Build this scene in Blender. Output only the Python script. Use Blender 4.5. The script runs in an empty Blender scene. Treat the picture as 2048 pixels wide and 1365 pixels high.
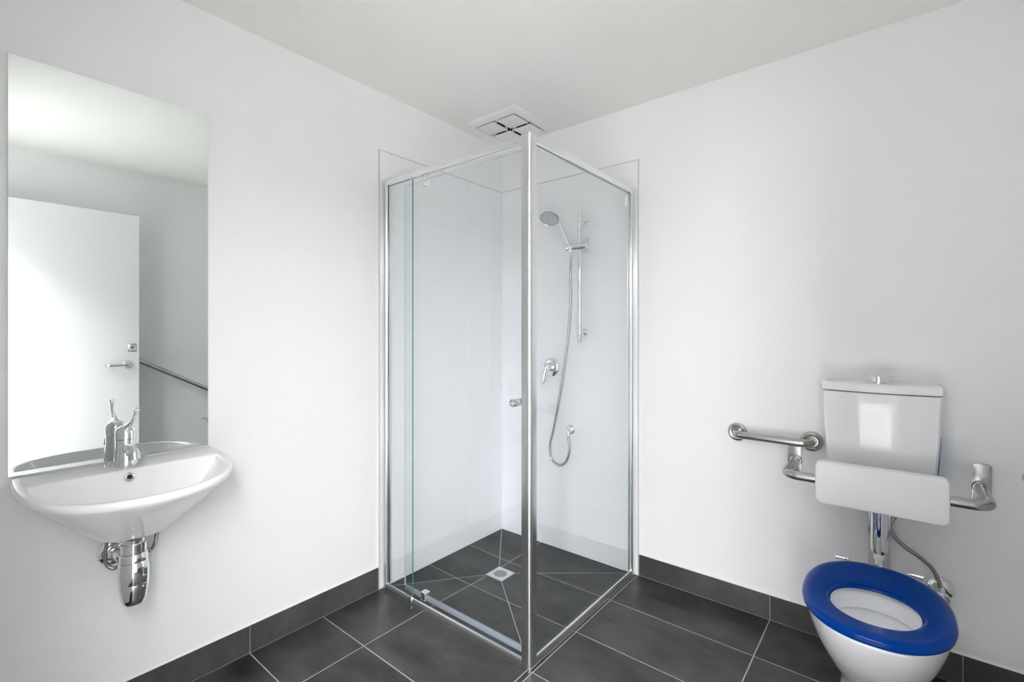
import bpy, bmesh, math, random
from mathutils import Vector, Matrix
random.seed(7)
S = bpy.context.scene
C = S.collection
PI = math.pi
V = Vector

# ------------------------------------------------------------------ camera, world, exposure
CAM = V((1.9323, -2.2749, 1.2316)); TH = 0.6824; FPX = 950.38; V0 = 664.6
cam = bpy.data.cameras.new('camera'); cam_o = bpy.data.objects.new('camera', cam); C.objects.link(cam_o)
cam_o.location = CAM; cam_o.rotation_euler = (PI/2, 0, TH)
cam.sensor_fit = 'HORIZONTAL'; cam.sensor_width = 36.0
cam.lens = FPX*36.0/2048.0
cam.shift_y = (V0-682.5)/2048.0
cam.clip_start = 0.02
S.camera = cam_o

w = bpy.data.worlds.new('world'); S.world = w; w.use_nodes = True
bg = w.node_tree.nodes['Background']
bg.inputs[0].default_value = (0.98, 0.985, 1.0, 1); bg.inputs[1].default_value = 9.5
S.view_settings.view_transform = 'Standard'; S.view_settings.look = 'None'
S.view_settings.gamma = 1.0; S.view_settings.use_curve_mapping = False
S.view_settings.exposure = 1.76
S.cycles.max_bounces = 14; S.cycles.diffuse_bounces = 8; S.cycles.glossy_bounces = 6
S.cycles.transparent_max_bounces = 24; S.cycles.transmission_bounces = 8
S.cycles.caustics_reflective = False; S.cycles.caustics_refractive = False
S.cycles.sample_clamp_indirect = 8.0

# ------------------------------------------------------------------ materials
def nodes(name):
    m = bpy.data.materials.new(name); m.use_nodes = True
    return m, m.node_tree, m.node_tree.nodes['Principled BSDF']
def mat(name, col, rough=0.5, metal=0.0, bump=None, coat=0.0, var=None, aniso=None, spec=None, ior=None):
    m, t, b = nodes(name)
    b.inputs['Base Color'].default_value = (*col, 1); b.inputs['Roughness'].default_value = rough
    b.inputs['Metallic'].default_value = metal; b.inputs['Coat Weight'].default_value = coat
    if coat: b.inputs['Coat Roughness'].default_value = 0.04
    if spec is not None: b.inputs['Specular IOR Level'].default_value = spec
    if ior: b.inputs['IOR'].default_value = ior
    g = t.nodes.new('ShaderNodeNewGeometry')
    if bump:
        n = t.nodes.new('ShaderNodeTexNoise'); n.inputs['Scale'].default_value = bump[0]; n.inputs['Detail'].default_value = 4
        t.links.new(g.outputs['Position'], n.inputs['Vector'])
        bp = t.nodes.new('ShaderNodeBump'); bp.inputs['Strength'].default_value = bump[1]; bp.inputs['Distance'].default_value = 0.002
        t.links.new(n.outputs['Fac'], bp.inputs['Height']); t.links.new(bp.outputs['Normal'], b.inputs['Normal'])
    if var:
        n = t.nodes.new('ShaderNodeTexNoise'); n.inputs['Scale'].default_value = var[0]; n.inputs['Detail'].default_value = 3
        t.links.new(g.outputs['Position'], n.inputs['Vector'])
        r = t.nodes.new('ShaderNodeValToRGB')
        k = var[1]
        r.color_ramp.elements[0].color = (*[c*(1-k) for c in col], 1); r.color_ramp.elements[1].color = (*[min(1, c*(1+k)) for c in col], 1)
        r.color_ramp.elements[0].position = .3; r.color_ramp.elements[1].position = .7
        t.links.new(n.outputs['Fac'], r.inputs['Fac']); t.links.new(r.outputs['Color'], b.inputs['Base Color'])
    return m

M = {}
M['paint'] = mat('white_wall_paint', (0.87, 0.868, 0.87), 0.55, bump=(220, 0.08), var=(1.2, 0.008))
M['ceiling'] = mat('ceiling_paint', (0.87, 0.862, 0.83), 0.7, bump=(220, 0.06), var=(1.2, 0.008))
M['grout'] = mat('light_grey_grout', (0.36, 0.352, 0.347), 0.85, bump=(600, 0.3), var=(30, 0.12))
M['wgrout'] = mat('white_wall_grout', (0.83, 0.83, 0.83), 0.7)
M['wtile'] = mat('white_glazed_tile', (0.86, 0.863, 0.885), 0.12, bump=(9, 0.03))
M['edge'] = mat('grey_edge_trim', (0.60, 0.60, 0.59), 0.5)
M['sealant'] = mat('white_sealant', (0.72, 0.72, 0.71), 0.5)
M['ceramic'] = mat('white_vitreous_china', (0.88, 0.88, 0.89), 0.06)
M['chrome'] = mat('chrome', (0.86, 0.87, 0.88), 0.05, 1.0)
M['chrome_soft'] = mat('satin_chrome', (0.70, 0.71, 0.72), 0.2, 1.0)
M['alu'] = mat('bright_aluminium', (0.86, 0.86, 0.86), 0.25, 1.0)
M['mirror'] = mat('silvered_mirror', (0.80, 0.845, 0.825), 0.0, 1.0)
M['mirror_edge'] = mat('mirror_edge_glass', (0.22, 0.27, 0.26), 0.2)
M['plastic'] = mat('white_plastic', (0.80, 0.79, 0.80), 0.35)
M['pad'] = mat('white_moulded_pad', (0.84, 0.84, 0.825), 0.42, bump=(60, 0.05))
M['doorpaint'] = mat('white_door_paint', (0.86, 0.86, 0.855), 0.35)
M['dark'] = mat('black_recess_shade', (0.006, 0.006, 0.006), 0.9)  # near-black colour standing in for the shade inside holes and gaps
M['rubber'] = mat('dark_rubber', (0.03, 0.03, 0.03), 0.7)
M['nozzle'] = mat('grey_nozzle_rubber', (0.10, 0.11, 0.12), 0.6)
M['headface'] = mat('shower_face_plastic', (0.55, 0.58, 0.60), 0.25)
M['blue'] = mat('blue_seat_plastic', (0.0, 0.034, 0.235), 0.12, spec=0.14)
M['film'] = mat('blue_protective_film', (0.10, 0.30, 0.50), 0.3)
M['sticker'] = mat('white_sticker', (0.9, 0.9, 0.88), 0.6)
M['concrete'] = mat('grey_paving', (0.38, 0.376, 0.368), 0.9, var=(2, 0.1))
M['blocker'] = mat('dark_light_blocker', (0.07, 0.07, 0.072), 0.9, var=(2, 0.1))  # dark surface of the added walls that hold back daylight

def steel(name, col, rough):
    m, t, b = nodes(name)
    b.inputs['Metallic'].default_value = 1; b.inputs['Roughness'].default_value = rough
    g = t.nodes.new('ShaderNodeNewGeometry'); mp = t.nodes.new('ShaderNodeMapping'); mp.inputs['Scale'].default_value = (25, 900, 900)
    n = t.nodes.new('ShaderNodeTexNoise'); n.inputs['Scale'].default_value = 1; n.inputs['Detail'].default_value = 2
    r = t.nodes.new('ShaderNodeValToRGB')
    r.color_ramp.elements[0].color = (*[c*.86 for c in col], 1); r.color_ramp.elements[1].color = (*[c*1.08 for c in col], 1)
    t.links.new(g.outputs['Position'], mp.inputs['Vector']); t.links.new(mp.outputs['Vector'], n.inputs['Vector'])
    t.links.new(n.outputs['Fac'], r.inputs['Fac']); t.links.new(r.outputs['Color'], b.inputs['Base Color'])
    return m
M['steel'] = steel('brushed_stainless', (0.50, 0.485, 0.465), 0.27)

M['braid'] = steel('braided_hose_sleeve', (0.34, 0.32, 0.30), 0.32)

def tile_mat(name, c0, c1, rough):
    m, t, b = nodes(name)
    g = t.nodes.new('ShaderNodeNewGeometry'); oi = t.nodes.new('ShaderNodeObjectInfo')
    sc = t.nodes.new('ShaderNodeVectorMath'); sc.operation = 'SCALE'; sc.inputs['Scale'].default_value = 13.0
    cmb = t.nodes.new('ShaderNodeCombineXYZ')
    for i in range(3): t.links.new(oi.outputs['Random'], cmb.inputs[i])
    t.links.new(cmb.outputs[0], sc.inputs[0])
    ad = t.nodes.new('ShaderNodeVectorMath'); t.links.new(g.outputs['Position'], ad.inputs[0]); t.links.new(sc.outputs[0], ad.inputs[1])
    mp = t.nodes.new('ShaderNodeMapping'); mp.inputs['Scale'].default_value = (1.0, 1.7, 1.0); t.links.new(ad.outputs[0], mp.inputs['Vector'])
    n1 = t.nodes.new('ShaderNodeTexNoise'); n1.inputs['Scale'].default_value = 3.4; n1.inputs['Detail'].default_value = 7; n1.inputs['Roughness'].default_value = 0.62
    n2 = t.nodes.new('ShaderNodeTexNoise'); n2.inputs['Scale'].default_value = 160; n2.inputs['Detail'].default_value = 3
    t.links.new(mp.outputs[0], n1.inputs['Vector']); t.links.new(mp.outputs[0], n2.inputs['Vector'])
    r = t.nodes.new('ShaderNodeValToRGB'); r.color_ramp.elements[0].color = (*c0, 1); r.color_ramp.elements[1].color = (*c1, 1)
    r.color_ramp.elements[0].position = 0.33; r.color_ramp.elements[1].position = 0.68
    t.links.new(n1.outputs['Fac'], r.inputs['Fac'])
    mx = t.nodes.new('ShaderNodeMix'); mx.data_type = 'RGBA'; mx.blend_type = 'OVERLAY'; mx.inputs[0].default_value = 0.35
    t.links.new(r.outputs['Color'], mx.inputs[6]); t.links.new(n2.outputs['Color'], mx.inputs[7])
    b.inputs['Specular IOR Level'].default_value = 0.36
    hs = t.nodes.new('ShaderNodeHueSaturation'); hs.inputs['Saturation'].default_value = 0.35
    t.links.new(mx.outputs[2], hs.inputs['Color']); t.links.new(hs.outputs['Color'], b.inputs['Base Color'])
    rr = t.nodes.new('ShaderNodeMapRange'); rr.inputs['To Min'].default_value = rough-0.06; rr.inputs['To Max'].default_value = rough+0.08
    t.links.new(n1.outputs['Fac'], rr.inputs['Value']); t.links.new(rr.outputs[0], b.inputs['Roughness'])
    bp = t.nodes.new('ShaderNodeBump'); bp.inputs['Strength'].default_value = 0.12; bp.inputs['Distance'].default_value = 0.001
    t.links.new(n2.outputs['Fac'], bp.inputs['Height']); t.links.new(bp.outputs['Normal'], b.inputs['Normal'])
    return m
M['tile'] = tile_mat('charcoal_porcelain', (0.013, 0.013, 0.0145), (0.064, 0.063, 0.066), 0.38)
M['skirt'] = tile_mat('charcoal_skirting', (0.042, 0.041, 0.042), (0.088, 0.085, 0.086), 0.5)

def glass(name, tint, ior=1.5):
    m = bpy.data.materials.new(name); m.use_nodes = True; t = m.node_tree
    for n in list(t.nodes): t.nodes.remove(n)
    o = t.nodes.new('ShaderNodeOutputMaterial'); mx = t.nodes.new('ShaderNodeMixShader')
    tr = t.nodes.new('ShaderNodeBsdfTransparent'); tr.inputs[0].default_value = (*tint, 1)
    gl = t.nodes.new('ShaderNodeBsdfGlossy'); gl.inputs['Roughness'].default_value = 0.0
    ge = t.nodes.new('ShaderNodeNewGeometry'); dt = t.nodes.new('ShaderNodeVectorMath'); dt.operation = 'DOT_PRODUCT'
    t.links.new(ge.outputs['Incoming'], dt.inputs[0]); t.links.new(ge.outputs['Normal'], dt.inputs[1])
    def math_(op, a, b=None):
        n = t.nodes.new('ShaderNodeMath'); n.operation = op
        for i, x in enumerate((a, b)):
            if x is None: continue
            if isinstance(x, (int, float)): n.inputs[i].default_value = x
            else: t.links.new(x, n.inputs[i])
        return n.outputs[0]
    f0 = ((ior-1)/(ior+1))**2           # Schlick reflectance, the same from both sides of the sheet
    k = math_('POWER', math_('SUBTRACT', 1.0, math_('ABSOLUTE', dt.outputs['Value'])), 5.0)
    fr = math_('ADD', math_('MULTIPLY', k, 1-f0), f0)
    t.links.new(fr, mx.inputs[0]); t.links.new(tr.outputs[0], mx.inputs[1]); t.links.new(gl.outputs[0], mx.inputs[2])
    t.links.new(mx.outputs[0], o.inputs[0])
    return m
M['glass'] = glass('clear_toughened_glass', (0.978, 0.991, 0.991))
M['seal'] = mat('milky_door_seal', (0.20, 0.23, 0.27), 0.25)
M['gedge'] = mat('green_glass_edge', (0.05, 0.22, 0.19), 0.12)
M['gedge_pale'] = mat('pale_glass_edge', (0.55, 0.70, 0.64), 0.2)

# ------------------------------------------------------------------ mesh helpers
def obj(name, bm, m, parent=None, smooth=True, angle=35, mats=None):
    bmesh.ops.remove_doubles(bm, verts=bm.verts, dist=1e-6)
    bmesh.ops.recalc_face_normals(bm, faces=bm.faces)
    me = bpy.data.meshes.new(name)
    if smooth:
        a = math.radians(angle)
        for f in bm.faces: f.smooth = True
        for e in bm.edges:
            if len(e.link_faces) == 2 and e.calc_face_angle(0) > a: e.smooth = False
    bm.to_mesh(me); bm.free()
    me.materials.append(m)
    for x in (mats or []): me.materials.append(x)
    o = bpy.data.objects.new(name, me); C.objects.link(o)
    if parent is not None:
        o.parent = parent
        o.matrix_parent_inverse = Matrix.Translation(-world_loc(parent))
    return o
def world_loc(o):
    l = V(o.location)
    if o.parent: l = l + world_loc(o.parent) + o.matrix_parent_inverse.translation
    return l
def BM(): return bmesh.new()
def tag(o, label, cat, group=None):
    o['label'] = label; o['category'] = cat
    if group: o['group'] = group
    return o
def thing(name, loc, label, cat, group=None):
    o = bpy.data.objects.new(name, None); C.objects.link(o); o.location = loc; o.empty_display_size = .05
    return tag(o, label, cat, group)
def struct(name, bm, m, parent=None, **k):
    o = obj(name, bm, m, parent, **k)
    if parent is None: o['kind'] = 'structure'
    return o
def box(bm, x0, x1, y0, y1, z0, z1, bevel=0, seg=2):
    r = bmesh.ops.create_cube(bm, size=1)
    vs = r['verts']
    for v in vs:
        v.co = V((x0 if v.co.x < 0 else x1, y0 if v.co.y < 0 else y1, z0 if v.co.z < 0 else z1))
    if bevel:
        es = {e for v in vs for e in v.link_edges}
        bmesh.ops.bevel(bm, geom=list(es), offset=bevel, segments=seg, profile=.5, affect='EDGES')
    return bm
def bx(*a, **k): return box(BM(), *a, **k)
def frame_for(d):
    d = V(d).normalized(); u = d.orthogonal().normalized(); return u, d.cross(u)
def lathe(bm, o, axis, prof, n=32, cap=True):
    """prof: (radius, distance along axis)"""
    o = V(o); d = V(axis).normalized(); u, v = frame_for(d); rings = []
    for r, h in prof:
        if r < 1e-6: rings.append([bm.verts.new(o+d*h)])
        else: rings.append([bm.verts.new(o+d*h+(u*math.cos(2*PI*i/n)+v*math.sin(2*PI*i/n))*r) for i in range(n)])
    for a, b in zip(rings, rings[1:]):
        for i in range(n):
            j = (i+1) % n
            if len(a) == 1 and len(b) == 1: continue
            if len(a) == 1: bm.faces.new((a[0], b[i], b[j]))
            elif len(b) == 1: bm.faces.new((a[i], a[j], b[0]))
            else: bm.faces.new((a[i], a[j], b[j], b[i]))
    if cap:
        for r in (rings[0], rings[-1]):
            if len(r) > 2: bm.faces.new(r)
    return bm
def spline(pts, n=8):
    pts = [V(p) for p in pts]; out = []
    P = [2*pts[0]-pts[1]] + pts + [2*pts[-1]-pts[-2]]
    for i in range(1, len(P)-2):
        a, b, c, d = P[i-1:i+3]
        for k in range(n):
            t = k/n
            out.append(.5*((2*b)+(c-a)*t+(2*a-5*b+4*c-d)*t*t+(3*b-a-3*c+d)*t**3))
    return out+[pts[-1]]
def fillet(pts, r, n=8):
    pts = [V(p) for p in pts]; out = [pts[0]]
    for a, b, c in zip(pts, pts[1:], pts[2:]):
        d1 = (a-b).normalized(); d2 = (c-b).normalized(); ang = d1.angle(d2); t = r/math.tan(ang/2)
        p1 = b+d1*t; p2 = b+d2*t; ctr = b+(d1+d2).normalized()*(r/math.sin(ang/2))
        e1 = (p1-ctr); e2 = (p2-ctr); w = e1.angle(e2)
        for k in range(n+1):
            s = k/n; out.append(ctr+(e1*math.sin((1-s)*w)+e2*math.sin(s*w))/math.sin(w))
    return out+[pts[-1]]
def tube(bm, pts, r, n=16, cap=True, radii=None, scale=None):
    pts = [V(p) for p in pts]; rings = []; prev = None
    for i, p in enumerate(pts):
        d = (pts[min(i+1, len(pts)-1)]-pts[max(i-1, 0)]).normalized()
        if prev is None: u = d.orthogonal().normalized()
        else: u = (prev-d*prev.dot(d)).normalized()
        prev = u; v = d.cross(u); rr = radii[i] if radii else r
        rings.append([bm.verts.new(p+(u*math.cos(2*PI*k/n)+v*math.sin(2*PI*k/n))*rr) for k in range(n)])
    for a, b in zip(rings, rings[1:]):
        for i in range(n): j = (i+1) % n; bm.faces.new((a[i], a[j], b[j], b[i]))
    if cap: bm.faces.new(rings[0]); bm.faces.new(rings[-1])
    return bm
def prism(bm, poly, depth, bevel=0):
    """poly: list of 3-D points (planar); depth: extrude vector"""
    d = V(depth); a = [bm.verts.new(V(p)) for p in poly]; b = [bm.verts.new(V(p)+d) for p in poly]; n = len(a)
    fs = [bm.faces.new(a), bm.faces.new(b)]
    for i in range(n): bm.faces.new((a[i], a[(i+1) % n], b[(i+1) % n], b[i]))
    if bevel:
        es = list(fs[1].edges)
        bmesh.ops.bevel(bm, geom=es, offset=bevel, segments=2, profile=.5, affect='EDGES')
    return bm
def rrect(w, h, r, n=6):
    out = []
    for cx, cy, a0 in ((w/2-r, h/2-r, 0), (-w/2+r, h/2-r, PI/2), (-w/2+r, -h/2+r, PI), (w/2-r, -h/2+r, 3*PI/2)):
        for k in range(n+1): a = a0+PI/2*k/n; out.append((cx+r*math.cos(a), cy+r*math.sin(a)))
    return out
def loft(bm, loops, cap0=False, cap1=False):
    R = [[bm.verts.new(V(p)) for p in L] for L in loops]; n = len(R[0])
    for a, b in zip(R, R[1:]):
        for i in range(n): j = (i+1) % n; bm.faces.new((a[i], a[j], b[j], b[i]))
    if cap0: bm.faces.new(R[0])
    if cap1: bm.faces.new(R[-1])
    return bm
def clip(poly, a, b, c):
    """keep a*x+b*y<=c"""
    out = []
    for i in range(len(poly)):
        p, q = poly[i], poly[(i+1) % len(poly)]
        fp = a*p[0]+b*p[1]-c; fq = a*q[0]+b*q[1]-c
        if fp <= 0: out.append(p)
        if fp*fq < 0: t = fp/(fp-fq); out.append((p[0]+(q[0]-p[0])*t, p[1]+(q[1]-p[1])*t))
    return out
def inset(poly, d):
    """shrink a convex polygon (any winding)"""
    A = sum(p[0]*q[1]-q[0]*p[1] for p, q in zip(poly, poly[1:]+poly[:1]))
    if A < 0: poly = poly[::-1]
    res = poly
    for p, q in zip(poly, poly[1:]+poly[:1]):
        ex, ey = q[0]-p[0], q[1]-p[1]; L = math.hypot(ex, ey)
        if L < 1e-6: continue
        nx, ny = ey/L, -ex/L
        res = clip(res, nx, ny, nx*p[0]+ny*p[1]-d)
        if len(res) < 3: return []
    return res

# ------------------------------------------------------------------ room shell
LX, FY, HC = 2.33, -2.30, 2.385          # opposite wall, front wall, ceiling
DX0, DX1, DH = 1.26, 2.215, 2.06         # doorway in the front wall
WT = 0.11
floor = struct('floor', bx(-WT, LX+WT, FY-WT, WT, -0.20, -0.019), M['grout'], smooth=False)
wl = struct('wall_left', bx(-WT, 0, FY-WT, WT, -0.02, HC), M['paint'], smooth=False)
wb = struct('wall_back', bx(0, LX, 0, WT, -0.02, HC), M['paint'], smooth=False)
wr = struct('wall_right', bx(LX, LX+WT, FY-WT, WT, -0.02, HC), M['paint'], smooth=False)
bm = BM()
f = [(0, -0.02), (DX0, -0.02), (DX0, DH), (DX1, DH), (DX1, -0.02), (LX, -0.02), (LX, HC), (0, HC)]
prism(bm, [(x, FY-WT, z) for x, z in f], (0, WT, 0))
struct('wall_front', bm, M['paint'], smooth=False)
struct('ceiling', bx(-WT, LX+WT, FY-WT, WT, HC, HC+0.12), M['ceiling'], smooth=False)
# door lining round the opening
bm = BM()
g = [(DX0, 0), (DX0+.02, 0), (DX0+.02, DH-.02), (DX1-.02, DH-.02), (DX1-.02, 0), (DX1, 0), (DX1, DH), (DX0, DH)]
prism(bm, [(x, FY-WT-.005, z) for x, z in g], (0, WT+.01, 0))
struct('trim_1', bm, M['doorpaint'], smooth=False)
# outside the door: unseen paving, plus two walls added to steer the daylight
struct('ground_outside', bx(-6, 14, -16, FY-WT, -0.20, -0.03), M['concrete'], smooth=False)
struct('wall_light_block', bx(-6, 2.62, -5.0, -4.8, -0.03, 3.6), M['blocker'], smooth=False)  # added out of view, blocks the sky straight ahead of the doorway
struct('wall_light_block_right', bx(6.5, 6.7, -14, FY-WT, -0.03, 2.45), M['blocker'], smooth=False)  # added out of view, cuts off the low sky on the right
# portal: gives off no light, only tells the renderer where the daylight comes in
pd = bpy.data.lights.new('doorway_portal', 'AREA'); pd.shape = 'RECTANGLE'; pd.size = DX1-DX0; pd.size_y = DH; pd.cycles.is_portal = True
po = bpy.data.objects.new('doorway_portal', pd); C.objects.link(po); po.location = ((DX0+DX1)/2, FY-WT-.01, DH/2); po.rotation_euler = (PI/2, 0, 0)

# floor tiles: 600 x 300 with pale joints, level outside the shower
J = 0.0021
GX = [-0.294, 0.306, 0.906, 1.506, 2.106, 2.706]
GY = [0.005-0.3*k for k in range(0, 10)]
SHX, SHY = 0.884, -0.884                # middle of the shower screen
def poly_tile(name, poly, zf, parent, m, thick=0.012):
    bm = BM()
    prism(bm, [(x, y, zf(x, y)-thick) for x, y in poly], (0, 0, thick), bevel=0.0009)
    return obj(name, bm, m, parent, smooth=False)
def lim(poly):
    for a, b, c in ((-1, 0, 0), (1, 0, LX), (0, 1, 0), (0, -1, -FY)): poly = clip(poly, a, b, c)
    return poly
for i in range(len(GX)-1):
    for j in range(len(GY)-1):
        cell = [(GX[i], GY[j+1]), (GX[i+1], GY[j+1]), (GX[i+1], GY[j]), (GX[i], GY[j])]
        cell = lim(cell)
        if len(cell) < 3: continue
        # outside part(s): x beyond the screen, or y in front of it
        for part in (clip(cell, -1, 0, -SHX), clip(clip(cell, 1, 0, SHX), 0, 1, SHY)):
            q = inset(part, J) if len(part) >= 3 else []
            if len(q) >= 3: poly_tile('floor_tile', q, lambda x, y: 0.0, floor, M['tile'])
GB = 0.0007
obj('grout_bed', bx(SHX, LX, FY, 0, -.018, -GB), M['grout'], floor, smooth=False)
obj('grout_bed', bx(0, SHX, FY, SHY, -.018, -GB), M['grout'], floor, smooth=False)
# shower floor: four falls to the drain, cut along the diagonals
DC = (0.348, -0.420); DH2 = 0.054; ZD = -0.010
corners = [(0, 0), (SHX, 0), (SHX, SHY), (0, SHY)]
dcor = [(DC[0]-DH2, DC[1]+DH2), (DC[0]+DH2, DC[1]+DH2), (DC[0]+DH2, DC[1]-DH2), (DC[0]-DH2, DC[1]-DH2)]
for k in range(4):
    a, b = corners[k], corners[(k+1) % 4]; c, d = dcor[(k+1) % 4], dcor[k]
    trap = [a, b, c, d]
    ex, ey = b[0]-a[0], b[1]-a[1]; L = math.hypot(ex, ey); nx, ny = ey/L, -ex/L   # inward normal
    if nx*(d[0]-a[0])+ny*(d[1]-a[1]) < 0: nx, ny = -nx, -ny
    dist = nx*(d[0]-a[0])+ny*(d[1]-a[1])
    zf = lambda x, y, a=a, nx=nx, ny=ny, dist=dist: ZD*(nx*(x-a[0])+ny*(y-a[1]))/dist
    bm = BM(); prism(bm, [(x, y, zf(x, y)-GB-.005) for x, y in trap], (0, 0, .005)); obj('grout_bed', bm, M['grout'], floor, smooth=False)
    A = sum(p[0]*q[1]-q[0]*p[1] for p, q in zip(trap, trap[1:]+trap[:1]))
    T = trap if A > 0 else trap[::-1]
    for i in range(len(GX)-1):
        for j in range(len(GY)-1):
            poly = [(GX[i], GY[j+1]), (GX[i+1], GY[j+1]), (GX[i+1], GY[j]), (GX[i], GY[j])]
            for p, q in zip(T, T[1:]+T[:1]):
                fx, fy = q[0]-p[0], q[1]-p[1]; l = math.hypot(fx, fy)
                poly = clip(poly, fy/l, -fx/l, fy/l*p[0]-fx/l*p[1])
                if len(poly) < 3: break
            q = inset(poly, J) if len(poly) >= 3 else []
            if len(q) >= 3: poly_tile('floor_tile', q, zf, floor, M['tile'], 0.008)

# skirting of cut tiles with a white sealant bead on top
SK = 0.107; ST = 0.006
def skirting(name, axis, lo, hi, joints):
    cuts = [lo]+[j for j in joints if lo < j < hi]+[hi]
    if axis == 'y': base = struct(name, bx(0, ST-.0015, lo, hi, 0, SK-.002), M['grout'], smooth=False)
    else: base = struct(name, bx(lo, hi, -ST+.0015, 0, 0, SK-.002), M['grout'], smooth=False)
    for a, b in zip(cuts, cuts[1:]):
        if axis == 'y': t = bx(.001, ST, a+.0012, b-.0012, 0.002, SK, bevel=.0012)
        else: t = bx(a+.0012, b-.0012, -ST, -.001, 0.002, SK, bevel=.0012)
        obj('skirting_tile', t, M['skirt'], base, smooth=False)
    bm = BM()
    if axis == 'y': prism(bm, [(0, lo, SK), (ST, lo, SK), (0, lo, SK+.006)], (0, hi-lo, 0))
    else: prism(bm, [(lo, 0, SK), (lo, -ST, SK), (lo, 0, SK+.006)], (hi-lo, 0, 0))
    obj('sealant_bead', bm, M['sealant'], base, smooth=False)
skirting('baseboard_left', 'y', FY, -0.915, [-2.095, -1.495])
skirting('baseboard_back', 'x', 0.915, LX, [1.507, 2.107])
bm = bx(LX-ST, LX, -2.25, -.007, 0, SK); struct('baseboard_right', bm, M['skirt'], smooth=False)

# shower wall tiling: 600 x 300 glazed tiles, proud of the painted wall
TT = 0.008; TE = 0.910; TTOP = 2.103
bm = bx(0, TT-.0012, -TE+.0005, 0, 0.0, TTOP-.0005); obj('tile_bed', bm, M['wgrout'], wl, smooth=False)
bm = bx(TT, TE-.0005, -TT+.0012, 0, 0.0, TTOP-.0005); obj('tile_bed', bm, M['wgrout'], wb, smooth=False)
g = .0009
for k in range(7):
    z0, z1 = .003+.3*k+g, .003+.3*(k+1)-g
    if k == 0: z0 = 0.0005
    for a, b in ((0, .309), (.309, TE)):
        obj('wall_tile', bx(.001, TT, -b+(g if b < .9 else 0), -max(a, TT)-g, z0, z1, bevel=.0008), M['wtile'], wl, smooth=False)
        obj('wall_tile', bx(max(a, TT)+g, b-(g if b < .9 else 0), -TT, -.001, z0, z1, bevel=.0008), M['wtile'], wb, smooth=False)
bm = BM(); box(bm, 0, TT+.002, -TE-.004, -TE, 0.0, TTOP); obj('edge_trim', bm, M['edge'], wl, smooth=False)
bm = BM(); box(bm, 0, TT+.001, -TE-.004, 0, TTOP, TTOP+.003); obj('edge_trim', bm, M['edge'], wl, smooth=False)
bm = BM(); box(bm, TE, TE+.004, -TT-.002, 0, 0.0, TTOP); obj('edge_trim', bm, M['edge'], wb, smooth=False)
bm = BM(); box(bm, TT, TE+.004, -TT-.001, 0, TTOP, TTOP+.003); obj('edge_trim', bm, M['edge'], wb, smooth=False)

# ------------------------------------------------------------------ shower screen
ss = thing('shower_screen', (.45, -.45, 0), 'square framed corner shower screen of clear glass with polished metal post', 'shower screen')
ZB, ZT, ZP = 0.030, 1.930, 1.957
# corner post with a rounded outer corner
bm = BM(); pl = []
x0, x1, y0, y1 = .859, .899, -.899, -.859
pl = [(x0, y1), (x0, y0)]
rr = .014
pl = [(x0, y1), (x0, y0)] + [(x1-rr+rr*math.cos(a), y0+rr+rr*math.sin(a)) for a in [(-PI/2)+PI/2*k/8 for k in range(9)]] + [(x1, y1)]
prism(bm, [(x, y, 0.001) for x, y in pl], (0, 0, ZP-.001))
post = obj('corner_post', bm, M['alu'], ss, angle=30)
bm = BM(); prism(bm, [(x+(x-.879)*.05, y+(y+.879)*.05, ZP) for x, y in pl], (0, 0, .003)); obj('post_cap', bm, M['alu'], post)
# header rails, sills and wall jambs
def section(name, m, axis, lo, hi, prof, parent):
    bm = BM()
    if axis == 'x': prism(bm, [(lo, -SHX+(-s), z) for s, z in prof], (hi-lo, 0, 0))   # s: outward offset
    else: prism(bm, [(SHX+s, lo, z) for s, z in prof], (0, hi-lo, 0))
    return obj(name, bm, m, parent, angle=30)
hp = [(-.014, ZT), (-.004, ZT), (-.004, ZT+.004), (.004, ZT+.004), (.004, ZT), (.012, ZT), (.014, ZT+.003), (.014, ZT+.024), (.011, ZT+.026), (-.014, ZT+.026)]
sp = [(-.004, .001), (.014, .001), (.014, .008), (.011, .024), (.007, ZB), (.0034, ZB), (.0034, .012), (-.004, .012)]
section('header_rail', M['alu'], 'x', TT, .860, hp, ss)
section('header_rail', M['alu'], 'y', -.860, -TT, hp, ss)
sill_f = section('sill', M['alu'], 'x', TT, .860, sp, ss)
section('sill', M['alu'], 'y', -.860, -TT, sp, ss)
def jamb(side):
    bm = BM(); pr = [(0, -.013), (.030, -.013), (.034, -.009), (.034, -.004), (.026, -.004), (.026, .004), (.034, .004), (.034, .009), (.030, .013), (0, .013)]
    if side == 'l': prism(bm, [(TT+a, -SHX+b, ZB) for a, b in pr], (0, 0, ZT+.020-ZB))
    else: prism(bm, [(SHX+b, -TT-a, ZB) for a, b in pr], (0, 0, ZT+.020-ZB))
    obj('wall_jamb', bm, M['alu'], ss, angle=20)
jamb('l'); jamb('r')
# fixed panes and pivot door
def pane(name, x0, x1, y0, y1, z0, z1, edge, parent):
    bm = bx(x0, x1, y0, y1, z0, z1); bm.faces.ensure_lookup_table()
    thin = 0 if (x1-x0) < (y1-y0) else 1
    for f in bm.faces:
        if abs(f.normal[thin]) < .5: f.material_index = 1
    return obj(name, bm, M['glass'], parent, smooth=False, mats=[edge])
pane('fixed_pane', TT+.028, .222, -.8870, -.8810, ZB-.004, ZT+.003, M['gedge'], ss)
pane('side_pane', .8810, .8870, -.860, -TT-.028, ZB-.004, ZT+.003, M['gedge_pale'], ss)
bm = BM(); box(bm, .216, .229, -.903, -.884, ZT-.006, ZT+.030, bevel=.002); obj('header_joint', bm, M['chrome'], ss)
bm = BM(); box(bm, .216, .228, -.902, -.884, 0.004, ZB+.006, bevel=.002); obj('sill_joint', bm, M['chrome_soft'], ss)
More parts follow.
